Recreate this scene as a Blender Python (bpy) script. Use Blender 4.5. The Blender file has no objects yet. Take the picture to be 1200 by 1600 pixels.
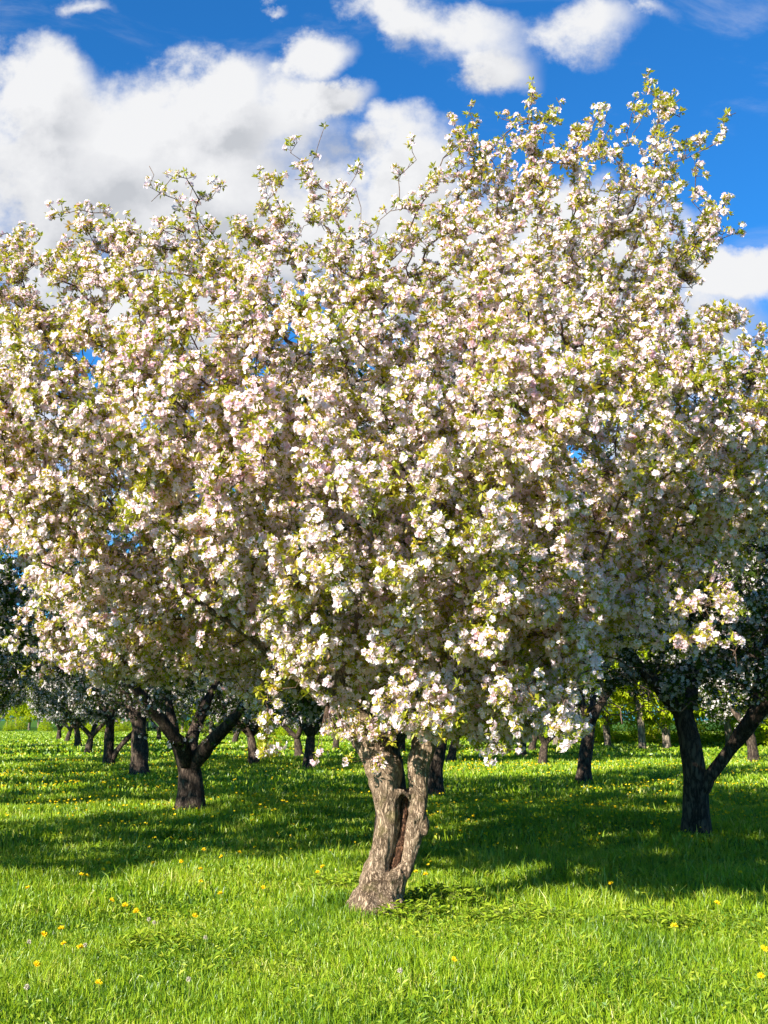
import bpy, bmesh, math, random
import numpy as np
from mathutils import Vector, noise
from math import radians, sin, cos, tan, pi

rng = np.random.default_rng(11)
random.seed(5)
sc = bpy.context.scene
COL = sc.collection

# ------------------------------------------------------------------ camera numbers
FPX, CAMH, PITCH = 1715.0, 1.6, radians(10.73)
def at(px, py, Y):
    x = (px - 600) / FPX; v = (800 - py) / FPX
    dy = cos(PITCH) - v * sin(PITCH); dz = sin(PITCH) + v * cos(PITCH)
    return np.array([x / dy * Y, Y, CAMH + dz / dy * Y])
def ground(px, py):
    x = (px - 600) / FPX; v = (800 - py) / FPX
    dy = cos(PITCH) - v * sin(PITCH); dz = sin(PITCH) + v * cos(PITCH)
    t = -CAMH / dz
    return np.array([x * t, dy * t, 0.0])
SUN_AZ, SUN_EL = radians(40), radians(25)          # sun behind the viewer, to the left
SUN_DIR = np.array([-sin(SUN_AZ) * cos(SUN_EL), -cos(SUN_AZ) * cos(SUN_EL), sin(SUN_EL)])

# ------------------------------------------------------------------ object helpers
def tag(o, label=None, cat=None, group=None, kind=None):
    if label: o['label'] = label
    if cat: o['category'] = cat
    if group: o['group'] = group
    if kind: o['kind'] = kind
    return o
def empty(name, loc, label=None, cat=None, group=None):
    o = bpy.data.objects.new(name, None); COL.objects.link(o)
    o.location = [float(c) for c in loc]; o.empty_display_size = .2
    return tag(o, label, cat, group)
def mesh_obj(name, verts, quads=None, tris=None, mat=None, parent=None, tint=None, smooth=False):
    me = bpy.data.meshes.new(name)
    nq = 0 if quads is None else len(quads); nt = 0 if tris is None else len(tris)
    verts = np.asarray(verts, dtype=np.float32)
    me.vertices.add(len(verts)); me.vertices.foreach_set('co', verts.ravel())
    loops = []
    if nq: loops.append(np.asarray(quads, dtype=np.int32).ravel())
    if nt: loops.append(np.asarray(tris, dtype=np.int32).ravel())
    loops = np.concatenate(loops)
    me.loops.add(len(loops)); me.loops.foreach_set('vertex_index', loops)
    me.polygons.add(nq + nt)
    starts = np.concatenate([np.arange(nq) * 4, nq * 4 + np.arange(nt) * 3]).astype(np.int32)
    me.polygons.foreach_set('loop_start', starts)
    me.update(calc_edges=True)
    me.polygons.foreach_set('use_smooth', np.full(nq + nt, smooth, dtype=bool))
    if tint is not None:
        a = me.attributes.new('tint', 'FLOAT', 'POINT'); a.data.foreach_set('value', np.asarray(tint, dtype=np.float32))
    if mat: me.materials.append(mat)
    o = bpy.data.objects.new(name, me); COL.objects.link(o)
    if parent: o.parent = parent
    return o
def copy_tree(o, parent=None):
    c = o.copy(); COL.objects.link(c)
    if parent: c.parent = parent
    for ch in o.children: copy_tree(ch, c)
    return c
def unit(a):
    return a / np.maximum(np.linalg.norm(a, axis=-1, keepdims=True), 1e-9)
def rand_dirs(n, r=None):
    r = r or rng
    return unit(r.normal(size=(n, 3)))
def frames(n, r=rng):
    a = rand_dirs(len(n), r); t1 = unit(np.cross(n, a)); t2 = np.cross(n, t1)
    return t1, t2

# ------------------------------------------------------------------ materials
def new_mat(name):
    m = bpy.data.materials.new(name); m.use_nodes = True
    nt = m.node_tree; nt.nodes.clear()
    return m, nt
def N(nt, typ, **kw):
    n = nt.nodes.new(typ)
    for k, v in kw.items():
        if k.startswith('i_'):
            key = k[2:]; key = int(key) if key.isdigit() else key
            n.inputs[key].default_value = v
        else: setattr(n, k, v)
    return n
def ramp(nt, stops, interp='LINEAR'):
    r = nt.nodes.new('ShaderNodeValToRGB'); cr = r.color_ramp; cr.interpolation = interp
    while len(cr.elements) < len(stops): cr.elements.new(.5)
    for e, (p, c) in zip(cr.elements, stops): e.position = p; e.color = (*c, 1)
    return r
def leaf_mat(name, stops, transl=.4, gloss=.0, rough=.5, tr_tint=(1, 1, 1), noise_scale=None):
    m, nt = new_mat(name)
    at_ = N(nt, 'ShaderNodeAttribute', attribute_name='tint')
    r = ramp(nt, stops); src = at_.outputs['Fac']
    if noise_scale:
        geo = N(nt, 'ShaderNodeNewGeometry')
        nz = N(nt, 'ShaderNodeTexNoise', i_Scale=noise_scale, i_Detail=6.0, i_Roughness=.72)
        nt.links.new(geo.outputs['Position'], nz.inputs['Vector'])
        md = N(nt, 'ShaderNodeMath', operation='MULTIPLY_ADD'); md.inputs[1].default_value = 2.0; md.inputs[2].default_value = -1.0
        nt.links.new(nz.outputs['Fac'], md.inputs[0])
        ad = N(nt, 'ShaderNodeMath', operation='ADD', use_clamp=True)
        nt.links.new(src, ad.inputs[0]); nt.links.new(md.outputs[0], ad.inputs[1]); src = ad.outputs[0]
    nt.links.new(src, r.inputs[0])
    d = N(nt, 'ShaderNodeBsdfDiffuse'); t = N(nt, 'ShaderNodeBsdfTranslucent')
    nt.links.new(r.outputs[0], d.inputs['Color'])
    mu = N(nt, 'ShaderNodeMix', data_type='RGBA', blend_type='MULTIPLY'); mu.inputs[0].default_value = 1
    nt.links.new(r.outputs[0], mu.inputs[6]); mu.inputs[7].default_value = (*tr_tint, 1)
    nt.links.new(mu.outputs[2], t.inputs['Color'])
    mx = N(nt, 'ShaderNodeMixShader', i_0=transl)
    nt.links.new(d.outputs[0], mx.inputs[1]); nt.links.new(t.outputs[0], mx.inputs[2]); last = mx
    if gloss > 0:
        g = N(nt, 'ShaderNodeBsdfGlossy', i_Roughness=rough); g.inputs['Color'].default_value = (1, 1, 1, 1)
        m2 = N(nt, 'ShaderNodeMixShader', i_0=gloss)
        nt.links.new(last.outputs[0], m2.inputs[1]); nt.links.new(g.outputs[0], m2.inputs[2]); last = m2
    out = N(nt, 'ShaderNodeOutputMaterial'); nt.links.new(last.outputs[0], out.inputs[0])
    return m
def bark_mat(name, dark, mid, light, scale=22., bump=.9, moss=0.):
    m, nt = new_mat(name)
    tc = N(nt, 'ShaderNodeTexCoord')
    mp = N(nt, 'ShaderNodeMapping'); mp.inputs['Scale'].default_value = (1, 1, .26)
    nt.links.new(tc.outputs['Object'], mp.inputs[0])
    nz = N(nt, 'ShaderNodeTexNoise', i_Scale=scale, i_Detail=6.0, i_Roughness=.65, i_Distortion=.6)
    nt.links.new(mp.outputs[0], nz.inputs['Vector'])
    vo = N(nt, 'ShaderNodeTexVoronoi', feature='DISTANCE_TO_EDGE', i_Scale=scale * 1.15)
    wr = N(nt, 'ShaderNodeMix', data_type='RGBA', i_0=.13)
    nt.links.new(mp.outputs[0], wr.inputs[6]); nt.links.new(nz.outputs['Color'], wr.inputs[7])
    nt.links.new(wr.outputs[2], vo.inputs['Vector'])
    vr = N(nt, 'ShaderNodeMapRange'); vr.inputs[1].default_value = 0; vr.inputs[2].default_value = .22
    nt.links.new(vo.outputs['Distance'], vr.inputs[0])
    hm = N(nt, 'ShaderNodeMath', operation='MULTIPLY'); nt.links.new(vr.outputs[0], hm.inputs[0]); nt.links.new(nz.outputs['Fac'], hm.inputs[1])
    big = N(nt, 'ShaderNodeTexNoise', i_Scale=4.5, i_Detail=4.0); nt.links.new(tc.outputs['Object'], big.inputs['Vector'])
    ad = N(nt, 'ShaderNodeMath', operation='MULTIPLY_ADD'); ad.inputs[1].default_value = .75
    nt.links.new(big.outputs['Fac'], ad.inputs[0]); nt.links.new(hm.outputs[0], ad.inputs[2])
    r = ramp(nt, [(.38, dark), (.62, mid), (.95, light)]); nt.links.new(ad.outputs[0], r.inputs[0])
    col = r.outputs[0]
    if moss:
        mn = N(nt, 'ShaderNodeTexNoise', i_Scale=7., i_Detail=5.0); nt.links.new(tc.outputs['Object'], mn.inputs['Vector'])
        mr = N(nt, 'ShaderNodeMapRange'); mr.inputs[1].default_value = .54; mr.inputs[2].default_value = .7; mr.inputs[4].default_value = moss
        nt.links.new(mn.outputs['Fac'], mr.inputs[0])
        mm = N(nt, 'ShaderNodeMix', data_type='RGBA'); nt.links.new(mr.outputs[0], mm.inputs[0]); nt.links.new(col, mm.inputs[6])
        mm.inputs[7].default_value = (.17, .15, .045, 1); col = mm.outputs[2]
    b = N(nt, 'ShaderNodeBsdfPrincipled', i_Roughness=.85); b.inputs['Specular IOR Level'].default_value = .2
    nt.links.new(col, b.inputs['Base Color'])
    bp = N(nt, 'ShaderNodeBump', i_Strength=bump, i_Distance=.02); nt.links.new(hm.outputs[0], bp.inputs['Height'])
    nt.links.new(bp.outputs[0], b.inputs['Normal'])
    out = N(nt, 'ShaderNodeOutputMaterial'); nt.links.new(b.outputs[0], out.inputs[0])
    return m

M = {}
M['petal'] = leaf_mat('petal', [(0, (.87, .55, .65)), (.25, (.92, .74, .80)), (.62, (.94, .835, .87)), (.94, (.94, .88, .89)), (1, (.82, .68, .2))], transl=.5, tr_tint=(1.02, .94, .96))
M['apple_leaf'] = leaf_mat('apple_leaf', [(0, (.17, .24, .018)), (.35, (.37, .41, .022)), (.75, (.56, .50, .03)), (1, (.50, .33, .05))], transl=.5, gloss=.04, tr_tint=(1.1, 1.05, .5))
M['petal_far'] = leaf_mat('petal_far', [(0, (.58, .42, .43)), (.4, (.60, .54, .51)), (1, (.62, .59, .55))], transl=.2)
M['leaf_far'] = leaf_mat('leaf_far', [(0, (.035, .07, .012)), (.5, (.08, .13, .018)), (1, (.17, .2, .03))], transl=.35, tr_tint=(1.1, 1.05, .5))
M['wood_leaf'] = leaf_mat('wood_leaf', [(0, (.20, .32, .012)), (.5, (.42, .52, .02)), (1, (.62, .60, .03))], transl=.55, tr_tint=(1.15, 1.1, .6))
M['bark'] = bark_mat('bark', (.06, .036, .02), (.26, .18, .112), (.42, .305, .205), scale=30., bump=.9, moss=.5)
M['bark_shaded'] = bark_mat('bark_shaded', (.018, .012, .008), (.055, .038, .027), (.11, .08, .055), scale=16)  # background apple bark, part of the orchard shade is put into its colour
M['bark_grey'] = bark_mat('bark_grey', (.05, .04, .03), (.15, .12, .09), (.26, .21, .15), scale=9)
M['twig'] = bark_mat('twig', (.05, .03, .02), (.12, .075, .05), (.2, .13, .09), scale=30, bump=.4)
M['heart'] = bark_mat('heartwood', (.02, .010, .006), (.12, .055, .028), (.26, .13, .07), scale=34, bump=1.)
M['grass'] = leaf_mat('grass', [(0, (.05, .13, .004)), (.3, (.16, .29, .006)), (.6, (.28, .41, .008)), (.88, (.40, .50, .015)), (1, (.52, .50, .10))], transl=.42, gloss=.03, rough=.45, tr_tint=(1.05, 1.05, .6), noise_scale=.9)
M['weed'] = leaf_mat('weed', [(0, (.08, .18, .008)), (.5, (.22, .34, .010)), (1, (.42, .47, .03))], transl=.4, gloss=.04, tr_tint=(1.05, 1.05, .5))
M['dandelion'] = leaf_mat('dandelion', [(0, (.80, .54, .01)), (1, (.90, .74, .03))], transl=.2)
M['clock'] = leaf_mat('clock', [(0, (.5, .44, .33)), (1, (.62, .56, .44))], transl=.3)
M['stem'] = leaf_mat('stem', [(0, (.15, .22, .04)), (1, (.28, .28, .08))], transl=.2)

def soil_mat():
    m, nt = new_mat('meadow_ground')
    geo = N(nt, 'ShaderNodeNewGeometry')
    n1 = N(nt, 'ShaderNodeTexNoise', i_Scale=.55, i_Detail=5.0); n2 = N(nt, 'ShaderNodeTexNoise', i_Scale=14., i_Detail=6.0, i_Roughness=.7)
    for n in (n1, n2): nt.links.new(geo.outputs['Position'], n.inputs['Vector'])
    mx = N(nt, 'ShaderNodeMath', operation='MULTIPLY_ADD'); mx.inputs[1].default_value = .6
    nt.links.new(n2.outputs['Fac'], mx.inputs[0])
    h = N(nt, 'ShaderNodeMath', operation='MULTIPLY'); h.inputs[1].default_value = .45; nt.links.new(n1.outputs['Fac'], h.inputs[0]); nt.links.new(h.outputs[0], mx.inputs[2])
    r = ramp(nt, [(.3, (.02, .05, .005)), (.5, (.055, .13, .008)), (.75, (.11, .21, .015))]); nt.links.new(mx.outputs[0], r.inputs[0])
    b = N(nt, 'ShaderNodeBsdfPrincipled', i_Roughness=.9); b.inputs['Specular IOR Level'].default_value = .1
    nt.links.new(r.outputs[0], b.inputs['Base Color'])
    bp = N(nt, 'ShaderNodeBump', i_Strength=1., i_Distance=.1); nt.links.new(n2.outputs['Fac'], bp.inputs['Height']); nt.links.new(bp.outputs[0], b.inputs['Normal'])
    out = N(nt, 'ShaderNodeOutputMaterial'); nt.links.new(b.outputs[0], out.inputs[0])
    return m
M['ground'] = soil_mat()

# ------------------------------------------------------------------ ground
def hgt(x, y):
    x = np.asarray(x, float); y = np.asarray(y, float)
    return (.035 * np.sin(x * 1.3 + 1.1) * np.sin(y * .9) + .03 * np.sin(x * .47 + y * .61 + 2.) + .02 * np.sin(2.3 * x - 1.7 * y)) * np.exp(-np.maximum(y - 60, 0) / 60)
def make_ground():
    xs = np.concatenate([[-2500, -600, -200, -90], np.linspace(-50, 50, 161), [90, 200, 600, 2500]])
    ys = np.concatenate([[-800, -100, -20], np.linspace(-6, 70, 153), [85, 110, 160, 300, 800, 3500]])
    X, Y = np.meshgrid(xs, ys); Z = hgt(X, Y) * (np.abs(X) < 60)
    V = np.stack([X, Y, Z], -1).reshape(-1, 3); nx = len(xs)
    i, j = np.meshgrid(np.arange(nx - 1), np.arange(len(ys) - 1)); a = (j * nx + i).ravel()
    o = mesh_obj('ground', V, quads=np.stack([a, a + 1, a + nx + 1, a + nx], 1), mat=M['ground'], smooth=True)
    tag(o, 'green meadow ground running under the whole orchard', 'ground', kind='structure')
make_ground()

# ------------------------------------------------------------------ grass
def blades(P, h, w, lean, tint, r=rng):
    n = len(P); az = r.uniform(0, 2 * pi, n)
    d = np.stack([np.cos(az), np.sin(az), 0 * az], 1)
    fz = r.uniform(0, 2 * pi, n); e = np.stack([np.cos(fz), np.sin(fz), 0 * az], 1)
    up = np.array([0, 0, 1.])
    h = h[:, None]; w = w[:, None]; lean = lean[:, None]
    m = P + up * h * .58 + d * h * lean * .35
    t = P + up * h * (1 - .25 * lean) + d * h * lean
    V = np.stack([P - e * w * .5, P + e * w * .5, m + e * w * .42, m - e * w * .42, t], 1).reshape(-1, 3)
    b = np.arange(n)[:, None] * 5
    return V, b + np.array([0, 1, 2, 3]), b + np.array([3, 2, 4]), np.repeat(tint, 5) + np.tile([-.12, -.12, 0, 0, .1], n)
def leafs(P, d, n, L, W, tint, fold=.25):
    e = np.cross(d, n); L = L[:, None]; W = W[:, None]
    V = np.stack([P, P + d * L * .5 + e * W * .5 + n * W * fold, P + d * L, P + d * L * .5 - e * W * .5 + n * W * fold], 1).reshape(-1, 3)
    return V, np.arange(len(P))[:, None] * 4 + np.array([0, 1, 2, 3]), np.repeat(tint, 4)
class Acc:
    def __init__(s): s.V = []; s.Q = []; s.T = []; s.t = []; s.n = 0
    def add(s, V, Q=None, T=None, tint=None):
        s.V.append(V)
        if Q is not None: s.Q.append(Q + s.n)
        if T is not None: s.T.append(T + s.n)
        s.t.append(np.full(len(V), .5) if tint is None else tint); s.n += len(V)
    def build(s, name, mat, parent=None, smooth=False):
        return mesh_obj(name, np.concatenate(s.V), np.concatenate(s.Q) if s.Q else None, np.concatenate(s.T) if s.T else None, mat, parent, np.concatenate(s.t), smooth)
TRUNK0 = ground(592, 1436)
def field_pts(y0, y1, dens, margin=1.55):
    n = int(dens * (y1 - y0) * (y0 + y1) * .37 * margin)
    u = rng.uniform(0, 1, n); y = np.sqrt(y0 * y0 + u * (y1 * y1 - y0 * y0))
    x = rng.uniform(-1, 1, n) * (.37 * margin * y)
    return x, y
def make_grass():
    A = Acc()
    for (y0, y1, dens, h0, h1, w) in ((4.2, 9.5, 4000, .04, .105, .0052), (9.5, 14, 1700, .06, .15, .0085), (14, 24, 620, .07, .16, .015), (24, 48, 110, .08, .17, .04), (48, 150, 11, .1, .2, .13)):
        x, y = field_pts(y0, y1, dens)
        cl = .5 + .5 * np.sin(x * 2.1 + np.sin(y * 1.7) * 1.5) * np.sin(y * 1.9 + np.sin(x * 1.3) * 1.5)
        keep = np.hypot(x - TRUNK0[0], y - TRUNK0[1]) > .2
        x, y, cl = x[keep], y[keep], cl[keep]; n = len(x)
        P = np.stack([x, y, hgt(x, y) - .01], 1)
        h = rng.uniform(h0, h1, n) * (.7 + .6 * cl) * np.where(rng.random(n) < .04, 1.5, 1)
        lean = np.clip(rng.gamma(2., .28, n), .05, 1.5)
        tint = np.clip(rng.normal(.48, .23, n), 0, .92) + np.where(rng.random(n) < .035, .4, 0)
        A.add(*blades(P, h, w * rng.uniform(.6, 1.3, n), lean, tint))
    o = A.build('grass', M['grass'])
    tag(o, 'thick green meadow grass growing across the orchard floor', 'grass', kind='stuff')
    # broad low leaves in the sward
    B = Acc()
    for (y0, y1, dens, s) in ((4.2, 10, 520, .05), (10, 18, 130, .075)):
        x, y = field_pts(y0, y1, dens)
        patch = np.sin(x * 1.9 + 1.3 * np.sin(y * 1.1)) * np.sin(y * 2.3 + x) + rng.normal(0, .45, len(x))
        k = patch > .1; x, y = x[k], y[k]; n = len(x)
        P = np.stack([x, y, hgt(x, y) + rng.uniform(.02, .075, n)], 1)
        az = rng.uniform(0, 2 * pi, n); d = unit(np.stack([np.cos(az), np.sin(az), rng.uniform(-.1, .8, n)], 1))
        nn = unit(np.cross(np.cross(d, [0, 0, 1.]), d) + .35 * rand_dirs(n)); nn = unit(nn - d * np.sum(nn * d, 1, keepdims=True))
        B.add(*[v for v in (lambda V, Q, t: (V, Q, None, t))(*leafs(P, d, nn, s * rng.uniform(.6, 1.5, n), s * rng.uniform(.25, .55, n), rng.random(n)))])
    o = B.build('ground_cover', M['weed'])
    tag(o, 'broad low clover and plantain leaves mixed into the grass', 'ground cover', kind='stuff')
make_grass()

# ------------------------------------------------------------------ branching
def resample(poly, step):
    poly = np.asarray(poly, float); out = [poly[0]]
    for a, b in zip(poly[:-1], poly[1:]):
        k = max(1, int(round(np.linalg.norm(b[:3] - a[:3]) / step)))
        for i in range(1, k + 1): out.append(a + (b - a) * i / k)
    return np.array(out)
def grow(seed_polys, attract, step=.12, infl=1.1, kill=.2, iters=220, trop=.0, seed=1, jit=.25):
    """seed_polys: list of (parent_poly_index or None, Nx3 polyline); returns nodes, parents"""
    r = np.random.default_rng(seed)
    pos = []; par = []; index = {}
    for k, (pp, poly) in enumerate(seed_polys):
        pts = resample(poly, step); prev = -1
        if pp is not None:
            d = np.linalg.norm(np.array([pos[i] for i in index[pp]]) - pts[0], axis=1); prev = index[pp][int(np.argmin(d))]
            pts = pts[1:]
        ids = []
        for p in pts:
            pos.append(p); par.append(prev); prev = len(pos) - 1; ids.append(prev)
        index[k] = ids
    pos = [np.asarray(p) for p in pos]; nseed = len(pos)
    A = np.asarray(attract); alive = np.ones(len(A), bool)
    P = np.array(pos); D = np.linalg.norm(A[:, None] - P[None], axis=2); near = D.argmin(1); dist = D.min(1)
    last = {}
    for it in range(iters):
        act = alive & (dist < infl)
        if not act.any():
            if not alive.any(): break
            infl *= 1.3
            if infl > 6: break
            continue
        nodes, inv = np.unique(near[act], return_inverse=True)
        dirs = unit(A[act] - P[near[act]]); S = np.zeros((len(nodes), 3)); np.add.at(S, inv, dirs)
        S = unit(unit(S) + jit * r.normal(size=S.shape) + np.array([0, 0, trop]))
        new = P[nodes] + S * step
        ok = []
        for q, nd in enumerate(nodes):
            c = last.get(nd, 0)
            if c < 3: ok.append(q); last[nd] = c + 1
        if not ok:
            alive[act] = False; continue
        base = len(P); new = new[ok]; P = np.concatenate([P, new]); par += [int(nodes[q]) for q in ok]
        Ai = np.where(alive)[0]
        d2 = np.linalg.norm(A[Ai][:, None] - new[None], axis=2); j = d2.argmin(1); dm = d2[np.arange(len(Ai)), j]
        better = dm < dist[Ai]; near[Ai[better]] = base + j[better]; dist[Ai[better]] = dm[better]
        alive &= ~(dist < kill)
    return P, np.array(par), nseed, index
def radii(P, par, tip=.0035, ex=2.4):
    acc = np.zeros(len(P)); r = np.zeros(len(P))
    for i in range(len(P) - 1, -1, -1):
        r[i] = max(tip, acc[i] ** (1 / ex)) if acc[i] > 0 else tip
        if par[i] >= 0: acc[par[i]] += r[i] ** ex
    return r
def chains(P, par, r, use):
    kids = {}
    for i, p in enumerate(par):
        if p >= 0: kids.setdefault(p, []).append(i)
    heads = [(i, -1) for i in range(len(P)) if par[i] < 0]; out = []
    while heads:
        i, p = heads.pop(); ch = [p] if p >= 0 else []
        while True:
            ch.append(i); k = sorted(kids.get(i, []), key=lambda q: -r[q])
            for q in k[1:]: heads.append((q, i))
            if not k: break
            i = k[0]
        if len(ch) > 1: out.append(ch)
    return out
def tube(acc, pts, rad, sides, cap=True):
    pts = np.asarray(pts); n = len(pts); rad = np.asarray(rad)
    t = unit(np.gradient(pts, axis=0)); ref = np.array([.31, .95, .1])
    a = unit(np.cross(t, ref)); b = np.cross(t, a)
    th = np.arange(sides) * 2 * pi / sides
    V = pts[:, None] + rad[:, None, None] * (np.cos(th)[None, :, None] * a[:, None] + np.sin(th)[None, :, None] * b[:, None])
    i, j = np.meshgrid(np.arange(n - 1), np.arange(sides), indexing='ij'); i = i.ravel(); j = j.ravel(); j2 = (j + 1) % sides
    Q = np.stack([i * sides + j, i * sides + j2, (i + 1) * sides + j2, (i + 1) * sides + j], 1)
    V = V.reshape(-1, 3); T = None
    if cap:
        V = np.concatenate([V, pts[:1], pts[-1:]]); c0, c1 = n * sides, n * sides + 1; jj = np.arange(sides); jk = (jj + 1) % sides
        T = np.concatenate([np.stack([np.full(sides, c0), jk, jj], 1), np.stack([np.full(sides, c1), (n - 1) * sides + jj, (n - 1) * sides + jk], 1)])
    acc.add(V, Q, T)
def branch_mesh(P, par, r, rmin, rmax, thick_sides=8):
    acc = Acc()
    for ch in chains(P, par, r, None):
        ch = list(ch); rr = r[ch].copy()
        if len(ch) > 1: rr[0] = min(rr[0], rr[1] * 1.25)
        sel = (rr >= rmin) & (rr < rmax); k = 0
        while k < len(ch):                       # contiguous runs within the radius range
            if not sel[k]: k += 1; continue
            j = k
            while j + 1 < len(ch) and sel[j + 1]: j += 1
            a = max(0, k - 1); b = j
            if b > a:
                m = rr[a]; s = thick_sides if m > .03 else (6 if m > .012 else 4)
                tube(acc, P[ch[a:b + 1]], np.minimum(rr[a:b + 1], rmax), s)
            k = j + 1
    return acc
def sticks(acc, A, B, r0, r1):
    d = unit(B - A); t1, t2 = frames(d); n = len(A); V = []
    for c, rad in ((A, r0), (B, r1)):
        for th in (0, 2 * pi / 3, 4 * pi / 3): V.append(c + rad * (cos(th) * t1 + sin(th) * t2))
    V = np.stack(V, 1).reshape(-1, 3); b = np.arange(n)[:, None] * 6
    Q = np.concatenate([b + np.array([k, (k + 1) % 3, 3 + (k + 1) % 3, 3 + k]) for k in range(3)])
    acc.add(V, Q)

# ------------------------------------------------------------------ blossom clusters
def flowers(acc, P, nrm, size, tint, detail, r):
    n = len(P); t1, t2 = frames(nrm, r)
    if detail == 'full':
        ph0 = r.uniform(0, 2 * pi, n); cup = r.uniform(.12, .55, n)[:, None]; s = size[:, None]
        for k in range(5):
            ph = (ph0 + k * 2 * pi / 5 + r.normal(0, .09, n))[:, None]; d = np.cos(ph) * t1 + np.sin(ph) * t2; e = -np.sin(ph) * t1 + np.cos(ph) * t2
            sk = s * r.uniform(.85, 1.12, n)[:, None]
            V = np.stack([P + sk * .08 * d, P + sk * (.66 * d + .42 * e + .8 * cup * nrm), P + sk * (1.02 * d + cup * 1.0 * nrm), P + sk * (.66 * d - .42 * e + .8 * cup * nrm)], 1).reshape(-1, 3)
            tt = np.stack([tint - .2, tint, tint + .04, tint], 1).ravel()
            acc.add(V, np.arange(n)[:, None] * 4 + np.arange(4), None, np.clip(tt, 0, .93))
        c = P + nrm * s * .14; q = s * .17
        V = np.stack([c - t1 * q, c - t2 * q, c + t1 * q, c + t2 * q], 1).reshape(-1, 3)
        acc.add(V, np.arange(n)[:, None] * 4 + np.arange(4), None, np.ones(4 * n))
    else:
        s = size[:, None] * 1.0
        for k in range(2):
            ph = r.uniform(0, pi, n)[:, None]; d = np.cos(ph) * t1 + np.sin(ph) * t2; e = -np.sin(ph) * t1 + np.cos(ph) * t2
            c = r.uniform(.1, .5, n)[:, None]
            V = np.stack([P - d * s + nrm * s * c, P - e * s * .6, P + d * s + nrm * s * c, P + e * s * .6], 1).reshape(-1, 3)
            acc.add(V, np.arange(n)[:, None] * 4 + np.arange(4), None, np.repeat(tint, 4))
def clusters(pos, outd, nfl, nlf, fs, ls, detail, r, flprob=None, pink=None):
    """pos: cluster centres; outd: facing. Returns petal Acc, leaf Acc"""
    F = Acc(); L = Acc(); n = len(pos)
    cnt = r.integers(nfl[0], nfl[1] + 1, n)
    if flprob is not None: cnt = np.where(r.random(n) < flprob, cnt, 0)
    idx = np.repeat(np.arange(n), cnt)
    m = len(idx)
    dirs = unit(outd[idx] * .75 + rand_dirs(m, r) * .95)
    fp = pos[idx] + dirs * (fs * 1.15) * r.uniform(.6, 1.35, m)[:, None]
    tc = np.clip(r.normal(.55, .14, n), .1, .9) if pink is None else np.clip(r.normal(.55, .13, n) - pink, .05, .9)
    flowers(F, fp, unit(dirs + .35 * rand_dirs(m, r)), fs * r.uniform(.75, 1.15, m), np.clip(tc[idx] + r.normal(0, .12, m), .02, .93), detail, r)
    lc = r.integers(nlf[0], nlf[1] + 1, n)
    lc = np.where(cnt == 0, lc + 2, lc)
    j = np.repeat(np.arange(n), lc); m = len(j)
    d = unit(outd[j] * .45 + rand_dirs(m, r) + np.array([0, 0, .15]))
    nn = unit(np.cross(np.cross(d, np.array([0, 0, 1.]) + .4 * rand_dirs(m, r)), d))
    lt = np.clip(r.normal(.5, .16, n)[j] + r.normal(0, .13, m), 0, 1)
    V, Q, t = leafs(pos[j] + d * fs * .25, d, nn, ls * r.uniform(.55, 1.2, m), ls * .5 * r.uniform(.7, 1.2, m), lt)
    L.add(V, Q, None, t)
    return F, L

# ------------------------------------------------------------------ main apple tree
Y0 = 9.3
OUT = [(-90, 520), (-60, 430), (0, 385), (60, 405), (95, 345), (150, 325), (190, 350), (235, 280), (290, 275), (330, 315), (400, 285), (455, 255), (500, 245), (530, 300), (565, 285), (620, 285), (680, 245),
       (740, 205), (770, 225), (830, 170), (900, 175), (970, 155), (1040, 170), (1075, 205), (1095, 250), (1130, 330), (1150, 370), (1090, 395), (1050, 455), (1110, 490), (1200, 520), (1260, 590), (1275, 720), (1240, 840),
       (1130, 890), (1045, 905), (1000, 940), (965, 1010), (935, 1065), (890, 1130), (830, 1150), (775, 1175), (700, 1150), (640, 1110), (560, 1130), (500, 1135), (440, 1095), (405, 1110), (350, 1055), (300, 1040),
       (240, 1015), (170, 1010), (120, 1020), (60, 945), (0, 850), (-70, 760), (-110, 640)]
outp = np.array([at(px, py, Y0)[[0, 2]] for px, py in OUT])
def inside(p):
    x, z = p[:, 0], p[:, 1]; c = np.zeros(len(p), bool); a = outp; b = np.roll(outp, -1, 0)
    for (x0, z0), (x1, z1) in zip(a, b):
        k = (z0 > z) != (z1 > z)
        with np.errstate(divide='ignore', invalid='ignore'): xi = (x1 - x0) * (z - z0) / (z1 - z0 + 1e-12) + x0
        c ^= k & (x < xi)
    return c
def edge_dist(p):
    d = np.full(len(p), 1e9); a = outp; b = np.roll(outp, -1, 0)
    for q0, q1 in zip(a, b):
        v = q1 - q0; t = np.clip(((p - q0) @ v) / (v @ v), 0, 1)
        d = np.minimum(d, np.linalg.norm(p - q0 - t[:, None] * v, axis=1))
    return d
CZ = 2.2
def crown_points(n, r):
    out = []
    lo, hi = outp.min(0), outp.max(0)
    while sum(len(o) for o in out) < n:
        p = r.uniform(lo, hi, (n, 2)); p = p[inside(p)]
        e = np.clip(edge_dist(p) / 1.7, 0, 1)
        topf = np.clip((7.6 - p[:, 1]) / 3.4, .42, 1)
        D = 2.75 * np.sqrt(1 - (1 - e) ** 2) * topf + .12
        keep = r.random(len(p)) < (.32 + .68 * np.clip((6.0 - p[:, 1]) / 2.0, 0, 1)) * np.where((p[:, 0] > .7) & (p[:, 1] > 4.9), 1.9, 1) * np.where((np.abs(p[:, 0] + .08) < .62) & (p[:, 1] > 5.0), .5, 1)
        p, D = p[keep], D[keep]
        u = r.uniform(-1, 1, len(p)); u = np.sign(u) * np.abs(u) ** .62
        off = u * D
        f = 1 + np.minimum(off, 0) / Y0 * .85
        out.append(np.stack([p[:, 0] * f, Y0 + off, CZ + (p[:, 1] - CZ) * f], 1))
    return np.concatenate(out)[:n]

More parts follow.
